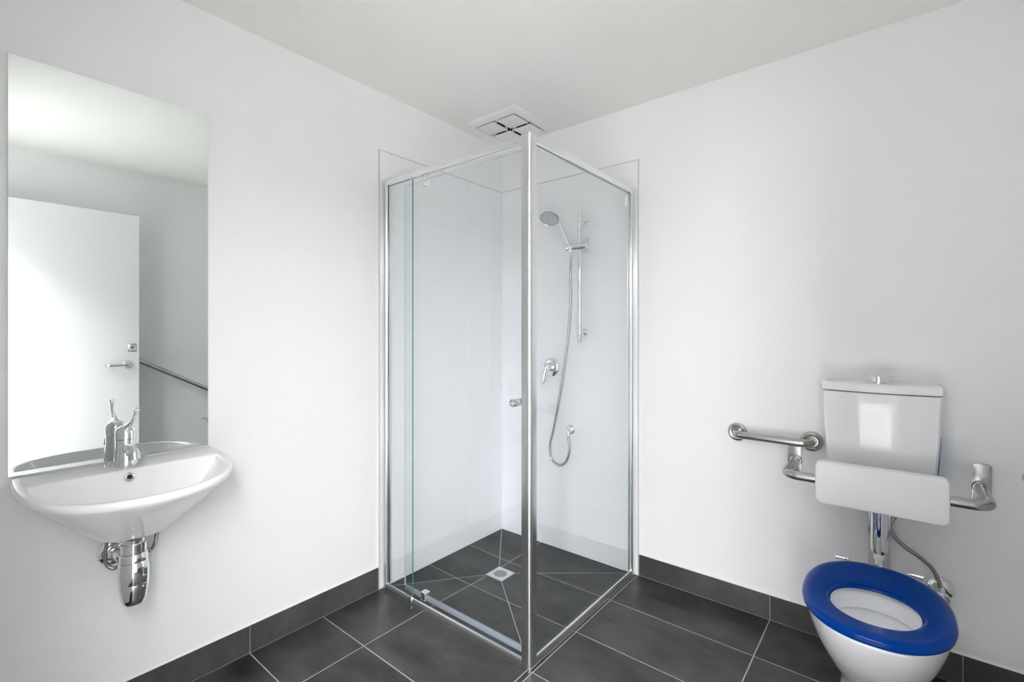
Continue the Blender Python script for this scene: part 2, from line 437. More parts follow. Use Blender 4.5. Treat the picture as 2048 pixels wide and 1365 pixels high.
door = pane('pivot_door', .150, .856, -.8740, -.8680, 0.052, 1.912, M['gedge_pale'], ss)
for z0, z1 in ((1.880, 1.926), (0.034, 0.074)):
    bm = BM(); box(bm, .277, .307, -.8855, -.8565, z0, z1, bevel=.005, seg=3)
    pv = obj('pivot_block', bm, M['chrome'], door)
bm = BM(); lathe(bm, (.292, -.871, 1.922), (0, 0, 1), [(.006, 0), (.006, .01)]); obj('pivot_pin', bm, M['chrome'], door)
bm = BM(); box(bm, .155, .853, -.8775, -.8645, 0.036, 0.057, bevel=.002); obj('bottom_seal', bm, M['seal'], door)
kp = [(.0, 0), (.013, 0), (.0135, .004), (.0115, .005), (.0115, .007), (.0145, .008), (.0145, .011), (.0115, .012), (.0115, .014), (.0145, .015), (.0145, .018), (.0115, .019), (.0115, .021), (.0145, .022), (.0145, .034), (.0135, .036), (0, .0365)]
for s in (-1, 1):
    bm = BM(); lathe(bm, (.823, -.871+s*.003, .968), (0, s, 0), kp, 28); obj('knob', bm, M['chrome'], door)
bm = BM(); box(bm, .8871, .8874, -.105, -.080, 1.855, 1.905); obj('sticker', bm, M['sticker'], ss, smooth=False)

# ------------------------------------------------------------------ floor drain
fd = thing('floor_drain', (DC[0], DC[1], ZD), 'square metal floor drain with slotted round grate in shower floor', 'drain')
bm = BM(); h = DH2-.001
R = rrect(2*h, 2*h, .003)
n = 64; cr = .038
oct_ = []
def sq(a, h):
    c, s = math.cos(a), math.sin(a); k = h/max(abs(c), abs(s)); return (c*k, s*k)
A = [2*PI*k/n+PI/4 for k in range(n)]
o1 = [(DC[0]+sq(a, h)[0], DC[1]+sq(a, h)[1]) for a in A]; i1 = [(DC[0]+cr*math.cos(a), DC[1]+cr*math.sin(a)) for a in A]
loft(bm, [[(x, y, ZD-.006) for x, y in o1], [(x, y, ZD+.001) for x, y in o1], [(x, y, ZD+.001) for x, y in i1], [(x, y, ZD-.006) for x, y in i1]])
obj('drain_frame', bm, M['chrome_soft'], fd)
bm = BM(); lathe(bm, (DC[0], DC[1], ZD-.0068), (0, 0, 1), [(0, 0), (.0378, 0), (.0378, .0005), (0, .0005)], 48); obj('drain_sump', bm, M['dark'], fd)  # black disc, paints the shade seen through the slots
gr = None
bm = BM(); lathe(bm, (DC[0], DC[1], ZD-.004), (0, 0, 1), [(.0375, 0), (.0375, .0045), (.034, .005), (.0335, .0045), (.0335, 0), (.0375, 0)], 48, cap=False)
gr = obj('grate_ring', bm, M['chrome_soft'], fd)
for k in range(-3, 4):
    off = k*.0088; half = math.sqrt(.0336**2-off**2)
    u = V((.36, .93, 0)).normalized(); v = V((-.93, .36, 0)).normalized(); c = V((DC[0], DC[1], 0))+v*off
    bm = BM(); q = [c-u*half-v*.0021, c+u*half-v*.0021, c+u*half+v*.0021, c-u*half+v*.0021]
    prism(bm, [(p.x, p.y, ZD-.003) for p in q], (0, 0, .0035)); obj('grate_bar', bm, M['chrome_soft'], fd)

# ------------------------------------------------------------------ ceiling exhaust fan
FX0, FX1, FY0, FY1 = .088, .432, -.402, -.058
fan = thing('exhaust_fan', ((FX0+FX1)/2, (FY0+FY1)/2, HC), 'square white ceiling exhaust fan with four raised panels', 'exhaust fan')
cx, cy, h = (FX0+FX1)/2, (FY0+FY1)/2, (FX1-FX0)/2
def sqloop(h, z, r): return [(cx+x, cy+y, z) for x, y in rrect(2*h, 2*h, r, 5)]
bm = BM()
loft(bm, [sqloop(h, HC, .006), sqloop(h, HC-.010, .006), sqloop(h-.003, HC-.014, .006), sqloop(h-.030, HC-.026, .004), sqloop(h-.034, HC-.026, .003), sqloop(h-.034, HC-.004, .003)])
obj('fan_frame', bm, M['plastic'], fan, angle=25)
bm = BM(); box(bm, cx-h+.033, cx+h-.033, cy-h+.033, cy+h-.033, HC-.004, HC-.001); obj('fan_cavity', bm, M['dark'], fan)  # black plate, paints the shade in the gaps between panels
ih = h-.034; gp = .0115
for sx in (-1, 1):
    for sy in (-1, 1):
        a, b = sorted((cx+sx*gp, cx+sx*(ih-.007))); c, d = sorted((cy+sy*gp, cy+sy*(ih-.007)))
        obj('fan_panel', bx(a, b, c, d, HC-.030, HC-.023, bevel=.0015), M['plastic'], fan)
bm = BM()
for (u, v) in ((1, 0), (-1, 0), (0, 1), (0, -1), (0, 0)):
    pass
lathe(bm, (cx, cy, HC-.022), (0, 0, 1), [(0, 0), (.012, 0), (.012, .018), (0, .018)], 20); obj('fan_hub', bm, M['rubber'], fan)
for (sx, sy) in ((1, 0), (-1, 0), (0, 1), (0, -1)):
    for t in (.030, ih-.022):
        px, py = cx+sx*t, cy+sy*t
        obj('panel_clip', bx(px-(.002 if sx else .0114), px+(.002 if sx else .0114), py-(.002 if sy else .0114), py+(.002 if sy else .0114), HC-.026, HC-.006), M['plastic'], fan, smooth=False)

# ------------------------------------------------------------------ mirror
bm = bx(.0005, .0055, -2.133, -1.638, .826, 2.012)
for f in bm.faces:
    f.material_index = 0 if f.normal.x > .5 else 1
mi = obj('mirror', bm, M['mirror'], smooth=False, mats=[M['mirror_edge']])
tag(mi, 'tall frameless wall mirror above the washbasin', 'mirror')

# ------------------------------------------------------------------ washbasin
YC = -1.880
wbs = thing('washbasin', (0, YC, .645), 'white wall-hung ceramic washbasin with curved front below mirror', 'washbasin')
half = [(0.004, .250), (.05, .253), (.11, .254), (.165, .251), (.215, .243), (.26, .230), (.30, .211), (.335, .185), (.365, .150), (.388, .105), (.402, .055), (.407, 0)]
def catmull2(pts, n): return [(p.x, p.y) for p in spline([(a, b, 0) for a, b in pts], n)]
hs = catmull2(half, 4)
def D(pts):   # closed loop: right half (y+), then left half
    return pts + [(x, -y) for x, y in pts[::-1][1:]]
outer = D(hs); NB = 24
def back(loop):   # add points along the straight back from (last) to (first)
    a, b = loop[-1], loop[0]
    return loop + [(a[0]+(b[0]-a[0])*k/NB, a[1]+(b[1]-a[1])*k/NB) for k in range(1, NB)]
outer = back(outer)
def offset_d(pts, d):
    """inward offset of a D half-outline, numeric normals"""
    out = []
    for i, (x, y) in enumerate(pts):
        a = pts[max(i-1, 0)]; b = pts[min(i+1, len(pts)-1)]
        tx, ty = b[0]-a[0], b[1]-a[1]; l = math.hypot(tx, ty) or 1
        if i == len(pts)-1: tx, ty, l = 0, -1, 1
        out.append((x-(-ty)/l*d, y-(tx)/l*d))
    return out
def half_off(d):
    out = []
    for i, (x, y) in enumerate(hs):
        a = hs[max(i-1, 0)]; b = hs[min(i+1, len(hs)-1)]
        tx, ty = b[0]-a[0], b[1]-a[1]; l = math.hypot(tx, ty)
        nx, ny = -ty/l, tx/l          # outward normal on the +y half (curve runs towards +x, then -y)
        if i == len(hs)-1: nx, ny = 1, 0
        out.append((x-nx*d, max(0, y-ny*d)))
    return out
def half_var(d):
    n = len(hs); a = half_off(0); out = []
    for i in range(n):
        k = d+.014*(1-i/(n-1))
        out.append(half_off(k)[i])
    return out
def half_open(d, xb):
    """opening outline: offset curve d, cut off by a straight back edge at x=xb; same point count"""
    src = half_var(d); pts = []
    n = len(src)
    # parametrise: resample the part with x>=xb
    seg = [(x, y) for x, y in src if x > xb]
    y0 = next(y for x, y in src if x > xb)
    seg = [(xb, y0)] + seg
    L = [0]
    for p, q in zip(seg, seg[1:]): L.append(L[-1]+math.hypot(q[0]-p[0], q[1]-p[1]))
    for k in range(n):
        t = L[-1]*k/(n-1)
        i = max(j for j in range(len(L)) if L[j] <= t+1e-9); i = min(i, len(seg)-2)
        s = (t-L[i])/max(1e-9, L[i+1]-L[i])
        pts.append((seg[i][0]+(seg[i+1][0]-seg[i][0])*s, max(0, seg[i][1]+(seg[i+1][1]-seg[i][1])*s)))
    pts[-1] = (pts[-1][0], 0)
    return pts
def rimz(x): return .822-.062*x
def L3(pts2, dz, zfix=None): return [(x, YC+y, (rimz(x)+dz) if zfix is None else zfix) for x, y in pts2]
loops = []
# hull from underneath
def hull(t):
    """t 0 at the rim, 1 at the foot"""
    src = half_off(.006)
    k = t
    s = math.sin(k*PI/2)
    w = 1-.585*k**1.04
    fx = 1-.43*k**1.1
    zf = .634
    pts = D([(x*fx, y*w) for x, y in src])
    z = lambda x: (rimz(x)-.024)*(1-k)+zf*k
    return [(x, YC+y, z(x)) for x, y in back(pts)]
hl = [hull(t) for t in (1.0, .985, .95, .90, .83, .74, .62, .5, .38, .26, .14, .05, 0)]
loops += hl
loops += [L3(back(D(half_off(.002))), -.019), L3(back(D(hs)), -.011), L3(back(D(half_off(.0008))), -.005), L3(back(D(half_off(.003))), -.0014), L3(back(D(half_off(.006))), 0)]
XB = .118
loops += [L3(back(D(half_open(.0105, XB-.004))), 0), L3(back(D(half_open(.0125, XB-.001))), -.0012), L3(back(D(half_open(.0145, XB+.001))), -.005)]
base_open = half_open(.0145, XB+.001)
for t, sc, bxk in ((.12, .97, .004), (.32, .90, .010), (.55, .80, .018), (.76, .66, .030), (.90, .48, .045), (.98, .24, .065), (1.0, .09, .08)):
    pts = [((.205+(x-.205)*sc) if x > .205 else XB+.002+bxk+(x-XB-.002)*sc, y*sc) for x, y in base_open]
    zz = .690
    loops.append([(x, YC+y, (rimz(x)-.007)*(1-t)+zz*t) for x, y in back(D(pts))])
bm = BM(); loft(bm, loops, cap0=True, cap1=True)
bowl = obj('basin_bowl', bm, M['ceramic'], wbs, angle=50)
ov = V((.1275, -1.889, .793))
on = V((1, 0, .25)).normalized()
bm = BM(); lathe(bm, ov, on, [(.0065, -.004), (.0065, .003), (.0085, .0045), (.0125, .003), (.0135, 0), (.0135, -.004)], 28, cap=False)
orr = obj('overflow_ring', bm, M['chrome_soft'], wbs)
bm = BM(); lathe(bm, ov, on, [(0, .0012), (.0066, .0012), (.0066, -.003), (0, -.003)], 20); obj('overflow_hole', bm, M['dark'], orr)  # black disc, paints the shade inside the hole
bm = BM(); lathe(bm, (.215, YC, .6885), (0, 0, 1), [(.0, 0), (.028, 0), (.030, .003), (.022, .005), (.020, .003), (0, .003)], 28); obj('waste_grate', bm, M['chrome'], wbs)

# ------------------------------------------------------------------ basin mixer tap
TX, TY, TZ = .068, -1.886, .8175
tap = thing('basin_tap', (TX, TY, TZ), 'chrome single-lever mixer tap standing on the washbasin ledge', 'tap')
bm = BM(); lathe(bm, (TX, TY, TZ), (0, 0, 1), [(.0305, 0), (.031, .002), (.030, .008), (.0275, .025), (.0258, .05), (.0252, .082)], 36); obj('tap_body', bm, M['chrome'], tap)
bm = BM(); lathe(bm, (TX, TY, TZ+.0835), (0, 0, 1), [(.0262, 0), (.0264, .012), (.0255, .024), (.0212, .033), (.013, .039), (0, .041)], 36)
cap = obj('lever_cap', bm, M['chrome'], tap)
pts = spline([(TX+.004, TY, TZ+.116), (TX+.030, TY+.002, TZ+.127), (TX+.058, TY+.004, TZ+.143), (TX+.078, TY+.006, TZ+.163), (TX+.090, TY+.008, TZ+.184)], 8)
n = len(pts); rad = [.0105*(1-.52*min(1, i/(n*.45))) for i in range(n)]
for i in range(n-5, n): rad[i] = .0050+.0006*(i-(n-6))
rad[-1] = .0045
bm = BM(); tube(bm, pts, .006, 16, radii=rad); obj('tap_lever', bm, M['chrome'], cap)
pts = spline([(TX+.010, TY, TZ+.050), (TX+.038, TY, TZ+.058), (TX+.066, TY+.001, TZ+.061), (TX+.086, TY+.002, TZ+.054), (TX+.093, TY+.002, TZ+.038)], 8)
n = len(pts)
bm = BM(); tube(bm, pts, .01, 20, radii=[.0135-.001*i/n for i in range(n)]); sp_ = obj('tap_spout', bm, M['chrome'], tap)
bm = BM(); lathe(bm, (TX+.094, TY+.002, TZ+.041), (.16, 0, -1), [(.0148, -.012), (.0155, -.004), (.0155, .008), (.0125, .008), (.0120, .006), (0, .006)], 28); obj('aerator', bm, M['chrome_soft'], sp_)

# ------------------------------------------------------------------ bottle trap and hoses under the basin
BX, BY = .205, -1.896
bt = thing('bottle_trap', (BX, BY, .44), 'chrome bottle trap hanging below the washbasin', 'bottle trap')
bm = BM(); lathe(bm, (BX, BY, .590), (0, 0, 1), [(.0255, 0), (.0255, .042), (.026, .0435)], 36); obj('tailpiece', bm, M['chrome'], bt)
bm = BM(); lathe(bm, (BX, BY, .592), (0, 0, 1), [(.0265, .028), (.0305, .026), (.0305, .001), (.026, 0)], 36); obj('upper_nut', bm, M['chrome'], bt)
bm = BM(); lathe(bm, (BX, BY, .5665), (0, 0, 1), [(.026, .0265), (.0325, .025), (.0335, .022), (.0335, .002), (.031, 0)], 36); obj('lower_nut', bm, M['chrome'], bt)
cp = [(0, 0), (.020, .0005), (.0265, .004), (.0305, .020), (.0345, .045), (.0365, .062), (.0359, .0635), (.0367, .065), (.0378, .090), (.0368, .110), (.0352, .121), (.0335, .124), (.028, .1245)]
bm = BM(); lathe(bm, (BX, BY, .4425), (0, 0, 1), cp, 40); obj('trap_cup', bm, M['chrome'], bt, angle=50)
bm = BM(); tube(bm, [(BX-.03, BY-.001, .545), (BX-.10, BY-.004, .545), (.012, BY-.008, .540)], .0165, 20); obj('outlet_pipe', bm, M['chrome'], bt)
bm = BM(); lathe(bm, (0.0005, BY-.008, .538), (1, 0, 0), [(.042, 0), (.042, .004), (.038, .010), (.030, .013), (.027, .012), (.024, .016), (.019, .018), (.0165, .018)], 36); obj('wall_flange', bm, M['chrome'], bt)
for pts, lab in (
    ([(.085, -1.905, .633), (.080, -1.925, .62), (.075, -1.935, .575), (.072, -1.933, .530), (.080, -1.915, .512), (.088, -1.890, .532), (.092, -1.870, .575), (.080, -1.855, .633)], 'looped braided metal hose to the left of the bottle trap'),
    ([(.100, -1.866, .633), (.100, -1.852, .575), (.085, -1.834, .540), (.065, -1.818, .532), (.050, -1.804, .552), (.045, -1.797, .600), (.045, -1.797, .633)], 'looped braided metal hose to the right of the bottle trap')):
    bm = BM(); tube(bm, spline(pts, 10), .0052, 12)
    h_ = obj('water_hose', bm, M['braid']); tag(h_, lab, 'hose', 'basin supply hoses')

# ------------------------------------------------------------------ shower fittings on the back wall
sr = thing('shower_rail', (.604, -TT, 1.18), 'vertical chrome shower rail with sliding holder inside the shower', 'shower rail')
RY = -.062
bm = BM(); lathe(bm, (.604, RY, 1.182), (0, 0, 1), [(0, 0), (.0105, .0), (.0115, .002), (.0115, .700), (.0105, .702), (0, .702)], 24); rail = obj('rail_bar', bm, M['chrome'], sr)
for z in (1.836, 1.231):
    bm = BM(); lathe(bm, (.604, -TT, z), (0, -1, 0), [(.022, 0), (.022, .004), (.019, .010), (.0125, .013), (.0115, .034), (.0125, .040)], 28); br = obj('rail_bracket', bm, M['chrome'], sr)
    bm = BM(); lathe(bm, (.604, RY, z-.016), (0, 0, 1), [(.012, 0), (.0155, .002), (.0155, .030), (.012, .032)], 24); obj('bracket_collar', bm, M['chrome'], br)
bm = BM(); tube(bm, [(.648, RY-.004, 1.692), (.600, RY-.010, 1.690), (.545, RY-.040, 1.684)], .0165, 20, radii=[.0165, .0175, .0165]); sl = obj('slider', bm, M['chrome'], sr)
bm = BM(); lathe(bm, (.648, RY-.004, 1.692), (1, 0, .05), [(.019, 0), (.021, .002), (.021, .008), (.018, .010), (0, .010)], 24); obj('slider_knob', bm, M['chrome'], sl)
bm = BM(); tube(bm, [(.6575, RY-.004, 1.69), (.660, RY-.005, 1.730)], .004, 10); obj('slider_lever', bm, M['chrome'], sl)

hb = V((.570, RY-.036, 1.664)); hd = V((.474, -.150, 1.838))
hsw = thing('hand_shower', hb, 'round chrome hand shower clipped on the shower rail', 'hand shower')
fn = V((.082, -.577, -.80)).normalized()
hc = hd+V((-.006, -.004, .010))
rd = (hb-hc); rd = (rd-fn*rd.dot(fn)).normalized()
ax = (hc+rd*.056-fn*.010)-hb
pts = spline([hb, hb+ax*.3, hb+ax*.65, hb+ax*1.0, hc+rd*.036-fn*.013], 6)
n = len(pts)
bm = BM(); tube(bm, pts, .012, 20, radii=[.0105+.0045*math.sin(min(1, i/(n*.6))*PI/2) for i in range(n)]); hnd = obj('handle', bm, M['chrome'], hsw)
bm = BM(); lathe(bm, hb, -ax, [(.0085, -.004), (.0095, 0), (.0095, .006), (.0075, .008)], 20); obj('hose_nut', bm, M['chrome'], hnd)
bm = BM(); lathe(bm, hc, fn, [(0, -.026), (.025, -.025), (.045, -.018), (.0555, -.006), (.0575, .001), (.0555, .006), (.052, .007), (.050, .005)], 40); head = obj('shower_head', bm, M['chrome'], hsw)
bm = BM(); lathe(bm, hc, fn, [(0, .0075), (.03, .0075), (.0505, .0058), (.0505, .004), (0, .004)], 40); face = obj('spray_face', bm, M['headface'], head)
u, v = frame_for(fn); bm = BM()
for r, k in ((.010, 6), (.019, 9), (.028, 12), (.037, 15), (.0455, 20)):
    for i in range(k):
        a = 2*PI*i/k+r*40; c = hc+(u*math.cos(a)+v*math.sin(a))*r+fn*.0064
        lathe(bm, c, fn, [(.0021, 0), (.0019, .002), (0, .0022)], 7)
nz = obj('nozzles', bm, M['nozzle'], head); nz['kind'] = 'stuff'

hp_ = [tuple(hb-ax.normalized()*.006), (.568, -.094, 1.632), (.558, -.082, 1.59), (.550, -.070, 1.54), (.538, -.055, 1.354), (.512, -.050, 1.134), (.469, -.050, .882), (.424, -.050, .681), (.401, -.050, .585), (.414, -.050, .515), (.466, -.050, .489), (.512, -.050, .522), (.531, -.048, .590), (.523, -.046, .640), (.521, -.0455, .652)]
bm = BM(); tube(bm, spline(hp_, 8), .0068, 14); hh = obj('shower_hose', bm, M['steel']); tag(hh, 'long flexible metal hose looping below the hand shower', 'hose')

ho = thing('hose_outlet', (.508, -TT, .69), 'round chrome wall outlet feeding the shower hose', 'wall outlet')
bm = BM(); lathe(bm, (.512, -TT, .688), (0, -1, 0), [(.026, 0), (.026, .003), (.022, .008), (.014, .011)], 30); obj('wall_plate', bm, M['chrome'], ho)
bm = BM(); tube(bm, fillet([(.512, -.014, .690), (.520, -.0455, .688), (.521, -.0455, .664)], .014, 8), .0125, 20, radii=None); obj('elbow', bm, M['chrome'], ho)
bm = BM(); lathe(bm, (.521, -.0455, .665), (0, 0, -1), [(.0125, 0), (.0135, .002), (.0135, .010), (.010, .014)], 8); obj('hose_nut', bm, M['chrome'], ho)

sm = thing('shower_mixer', (.378, -TT, 1.03), 'round chrome shower mixer with a downward lever on the tiled wall', 'shower mixer')
bm = BM(); lathe(bm, (.381, -TT, 1.030), (0, -1, 0), [(.054, 0), (.054, .003), (.049, .009), (.035, .013), (.024, .014)], 40); obj('mixer_plate', bm, M['chrome'], sm)
bm = BM(); lathe(bm, (.381, -TT-.013, 1.030), (0, -1, 0), [(.024, 0), (.024, .012), (.0225, .013), (.0225, .015), (.0245, .016), (.0245, .040), (.021, .052), (.012, .058), (0, .059)], 32); mb = obj('mixer_body', bm, M['chrome'], sm)
pts = spline([(.381, -.054, 1.044), (.381, -.063, 1.028), (.381, -.073, 1.004), (.3815, -.082, .976), (.382, -.088, .952), (.382, -.090, .945)], 6)
n = len(pts); bm = BM(); tube(bm, pts, .01, 20, radii=[(.010+.012*math.sin(PI*min(1, i/(n*.36)))) if i < n*.18 else .022-.0155*((i/(n-1)-.18)/.82)**.75 for i in range(n)]); obj('mixer_lever', bm, M['chrome'], mb)

# ------------------------------------------------------------------ grab rail behind the toilet, back wall
def flange(o, ax, parent, r=.040):
    bm = BM(); lathe(bm, o, ax, [(r, 0), (r, .003), (r*.93, .009), (r*.75, .013), (r*.60, .011), (r*.55, .006), (r*.42, .006)], 36, cap=False); return obj('flange', bm, M['steel'], parent)
gb = thing('grab_rail', (1.52, 0, .787), 'short horizontal stainless steel grab rail beside the toilet cistern', 'grab rail')
bm = BM(); tube(bm, fillet([(1.378, -.004, .788), (1.378, -.066, .788), (1.660, -.066, .786), (1.660, -.004, .786)], .034, 10), .0160, 24); obj('rail_tube', bm, M['steel'], gb)
flange((1.378, -.0005, .788), (0, -1, 0), gb); flange((1.660, -.0005, .786), (0, -1, 0), gb)

# side wall rail: level run then rising at thirty degrees
gs = thing('grab_rail', (LX, -.7, .79), 'long angled stainless steel grab rail on the side wall behind the door', 'grab rail')
RX = LX-.088
bm = BM(); tube(bm, fillet([(LX-.004, -.115, .786), (RX, -.115, .786), (RX, -.895, .786), (RX, -1.60, 1.180), (LX-.004, -1.60, 1.180)], .050, 10), .0160, 24); obj('rail_tube', bm, M['steel'], gs)
flange((LX-.0005, -.115, .786), (-1, 0, 0), gs); flange((LX-.0005, -1.60, 1.180), (-1, 0, 0), gs)

# paper holder on the side wall, seen in the mirror
ph = thing('paper_holder', (LX, -.90, .55), 'small chrome toilet roll holder on the side wall', 'paper holder')
bm = BM(); lathe(bm, (LX-.0005, -.835, .560), (-1, 0, 0), [(.022, 0), (.022, .006), (.018, .009), (.008, .009)], 24); obj('holder_plate', bm, M['chrome'], ph)
bm = BM(); tube(bm, fillet([(LX-.006, -.835, .560), (LX-.060, -.835, .560), (LX-.060, -.885, .505), (LX-.060, -.895, .560), (LX-.060, -.935, .565)], .010, 6), .0045, 12); obj('holder_arm', bm, M['chrome'], ph)

# ------------------------------------------------------------------ toilet backrest
tb = thing('toilet_back_cushion', (1.88, 0, .70), 'white padded backrest on stainless steel brackets above the toilet', 'backrest')
bm = BM(); tube(bm, fillet([(1.604, -.006, .702), (1.604, -.245, .700), (2.150, -.245, .700), (2.150, -.006, .702)], .040, 10), .0165, 24); obj('support_tube', bm, M['steel'], tb)
for x in (1.598, 2.154):
    bm = BM(); prism(bm, [(x+a, -.0005, .706+b) for a, b in rrect(.048, .150, .010)], (0, -.006, 0), bevel=.0015); pl_ = obj('wall_plate', bm, M['steel'], tb)
    bm = BM(); lathe(bm, (1.604 if x < 1.7 else 2.150, -.0065, .702), (0, -1, 0), [(.022, 0), (.022, .003), (.019, .006), (.0166, .006)], 24); obj('weld_collar', bm, M['steel'], pl_)
bm = BM()
P0 = rrect(.356, .148, .020, 6)
def padloop(y, ins): 
    return [(1.880+a*(1-ins/.178), y, .700+b*(1-ins/.074)) for a, b in P0]
loft(bm, [padloop(-.2465, .004), padloop(-.2505, 0), padloop(-.276, 0), padloop(-.2815, .0025), padloop(-.284, .009)], cap0=True, cap1=True)
obj('pad', bm, M['pad'], tb, angle=40)

# ------------------------------------------------------------------ cistern
TXC = 1.878
cs = thing('toilet_cistern', (TXC, 0, .66), 'white ceramic toilet cistern mounted on the back wall', 'cistern')
def tank_loop(z, hw, d, bow, yb=-.0015):
    pts = []
    n = 24; r = .022
    for k in range(n+1):                       # bowed front from -hw to hw
        t = -1+2*k/n
        pts.append((TXC+t*(hw), -(d+bow*(1-t*t))-(0)))
    # round the front corners a little
    pts[0] = (pts[0][0]+.002, pts[0][1]+.012); pts[-1] = (pts[-1][0]-.002, pts[-1][1]+.012)
    pts.insert(1, (TXC-hw+.008, -(d)-.004)); pts.insert(-1, (TXC+hw-.008, -(d)-.004))
    m_ = 8
    for k in range(m_+1): pts.append((TXC+hw-.004*0, -(d-.02)*(1-k/m_)+yb*(k/m_)))
    for k in range(1, n): pts.append((TXC+hw-2*hw*k/n, yb))
    for k in range(m_+1): pts.append((TXC-hw, yb*(1-k/m_)-(d-.02)*(k/m_)))
    return [(x, y, z) for x, y in pts]
bm = BM()
loft(bm, [tank_loop(.660, .120, .100, .010), tank_loop(.668, .140, .115, .014), tank_loop(.690, .150, .122, .018), tank_loop(.74, .157, .130, .022), tank_loop(.85, .165, .137, .025), tank_loop(1.013, .1715, .142, .027)], cap0=True, cap1=True)
obj('tank', bm, M['ceramic'], cs, angle=50)
bm = BM()
loft(bm, [tank_loop(1.0165, .1715, .143, .028), tank_loop(1.0185, .1755, .147, .028), tank_loop(1.036, .1765, .148, .028), tank_loop(1.043, .174, .145, .028), tank_loop(1.0465, .166, .137, .028), tank_loop(1.0475, .150, .120, .026)], cap0=True, cap1=True)
obj('lid', bm, M['ceramic'], cs, angle=50)
bm = BM(); lathe(bm, (TXC, -.090, 1.0475), (0, 0, 1), [(.030, 0), (.030, .002), (.0225, .003), (.0225, .021), (.020, .024)], 36); fb = obj('flush_button', bm, M['chrome'], cs)
for s in (-1, 1):
    bm = BM(); n = 20; r = .0425; zc = 1.0700
    arc = [(TXC+s*.0008+s*r*math.sin(PI*k/n), -.090+r*math.cos(PI*k/n)) for k in range(n+1)]
    inn = [(TXC+s*.0008+(x-TXC-s*.0008)*.55, -.090+(y+.090)*.55) for x, y in arc]
    lp = [[(x, y, zc) for x, y in arc], [(x, y, zc+.0025) for x, y in arc], [(x, y, zc+.0085) for x, y in inn]]
    loft(bm, lp, True, True); obj('button_half', bm, M['chrome_soft'], fb, angle=40)
bm = BM(); prism(bm, [(2.0475, -.010, .86), (2.046, -.055, .86), (2.0395, -.050, .74), (2.036, -.030, .70), (2.036, -.010, .70)], (.0035, 0, .0)); obj('plastic_film', bm, M['film'], cs, smooth=False)

fp = thing('flush_pipe', (TXC, -.085, .40), 'vertical chrome flush pipe cover between cistern and toilet pan', 'flush pipe')
bm = BM(); prism(bm, [(TXC+u_, -.070, .515+v_) for u_, v_ in rrect(.064, .290, .004)], (0, -.004, 0)); obj('back_plate', bm, M['chrome_soft'], fp)
bm = BM(); n = 16
def dsec(z, k=1.0): return [(TXC+.027*k*math.cos(PI*i/n), -.074-.030*k*math.sin(PI*i/n), z) for i in range(n+1)]
loft(bm, [dsec(.655), dsec(.440), dsec(.430, .97), dsec(.424, .88)], True, True); obj('pipe_cover', bm, M['chrome'], fp)
bm = BM(); lathe(bm, (TXC, -.087, .425), (0, 0, -1), [(.014, 0), (.014, .006), (.0165, .008), (.0165, .020), (.012, .022), (.012, .040)], 24); obj('pipe_clamp', bm, M['plastic'], fp)
bm = BM(); tube(bm, fillet([(TXC, -.087, .395), (TXC, -.090, .335), (TXC, -.148, .330)], .030, 8), .0115, 20); obj('pipe_elbow', bm, M['chrome'], fp)

ch = [(1.950, -.055, .640), (1.945, -.055, .590), (1.920, -.056, .555), (1.910, -.058, .525), (1.920, -.06, .492), (1.948, -.06, .462), (1.992, -.060, .434), (2.024, -.060, .405), (2.042, -.060, .366), (2.044, -.060, .345)]
bm = BM(); tube(bm, spline(ch, 8), .0066, 12); o_ = obj('water_hose', bm, M['braid']); tag(o_, 'braided metal hose from the cistern to the wall stop tap', 'hose')
st = thing('stop_tap', (2.044, 0, .325), 'chrome stop tap with round wall flange behind the toilet seat', 'stop tap')
bm = BM(); lathe(bm, (2.050, -.0005, .322), (0, -1, 0), [(.041, 0), (.041, .005), (.036, .014), (.024, .022), (.012, .024)], 30); obj('wall_flange', bm, M['chrome'], st)
bm = BM(); lathe(bm, (2.050, -.012, .322), (0, -1, 0), [(.011, 0), (.011, .062), (.0125, .063), (.0125, .072), (0, .073)], 20); obj('tap_body', bm, M['chrome'], st)
bm = BM(); lathe(bm, (2.046, -.058, .327), (0, 0, 1), [(.0095, 0), (.0095, .012), (.008, .019)], 8); obj('outlet_nut', bm, M['chrome'], st)
bm = BM()
lathe(bm, (2.050, -.085, .322), (0, -1, 0), [(0, 0), (.020, 0), (.022, .003), (.022, .014), (.019, .018), (0, .019)], 10); obj('tap_handle', bm, M['chrome'], st)

# ------------------------------------------------------------------ toilet
tl = thing('toilet', (TXC, -.4, 0), 'white toilet pan with open bright blue seat ring', 'toilet')
def egg(hw, yb, yf, z, n=48, pf=1.0, sq=2.15, mid=.46):
    """closed egg outline; widest point at 'mid' from the back"""
    ym = yb+(yf-yb)*mid; out = []
    for k in range(n):
        a = 2*PI*k/n; c, s = math.cos(a), math.sin(a)
        x = hw*math.copysign(abs(c)**(2/sq), c)
        yy = math.copysign(abs(s)**(2/sq), s)
        y = ym+(ym-yf)*(-yy) if yy > 0 else ym+(yb-ym)*(-yy)
        out.append((TXC+x, y, z))
    return out
bm = BM()
keys = [(.001, .101, -.150, -.505, 2.6), (.05, .098, -.150, -.495, 2.6), (.11, .097, -.150, -.495, 2.5), (.17, .110, -.153, -.540, 2.35), (.235, .134, -.160, -.612, 2.25),
        (.30, .155, -.176, -.674, 2.2), (.36, .1690, -.198, -.716, 2.2), (.40, .1755, -.216, -.737, 2.2), (.417, .1770, -.224, -.744, 2.2)]
ks = [spline([(k[0], k[1], k[4]) for k in keys], 4), spline([(k[0], k[2], k[3]) for k in keys], 4)]
ext = [egg(p.y, q.y, q.z, p.x, sq=p.z) for p, q in zip(*ks)] + [egg(.1755, -.226, -.7425, .4215, sq=2.2), egg(.171, -.230, -.738, .4235, sq=2.2)]
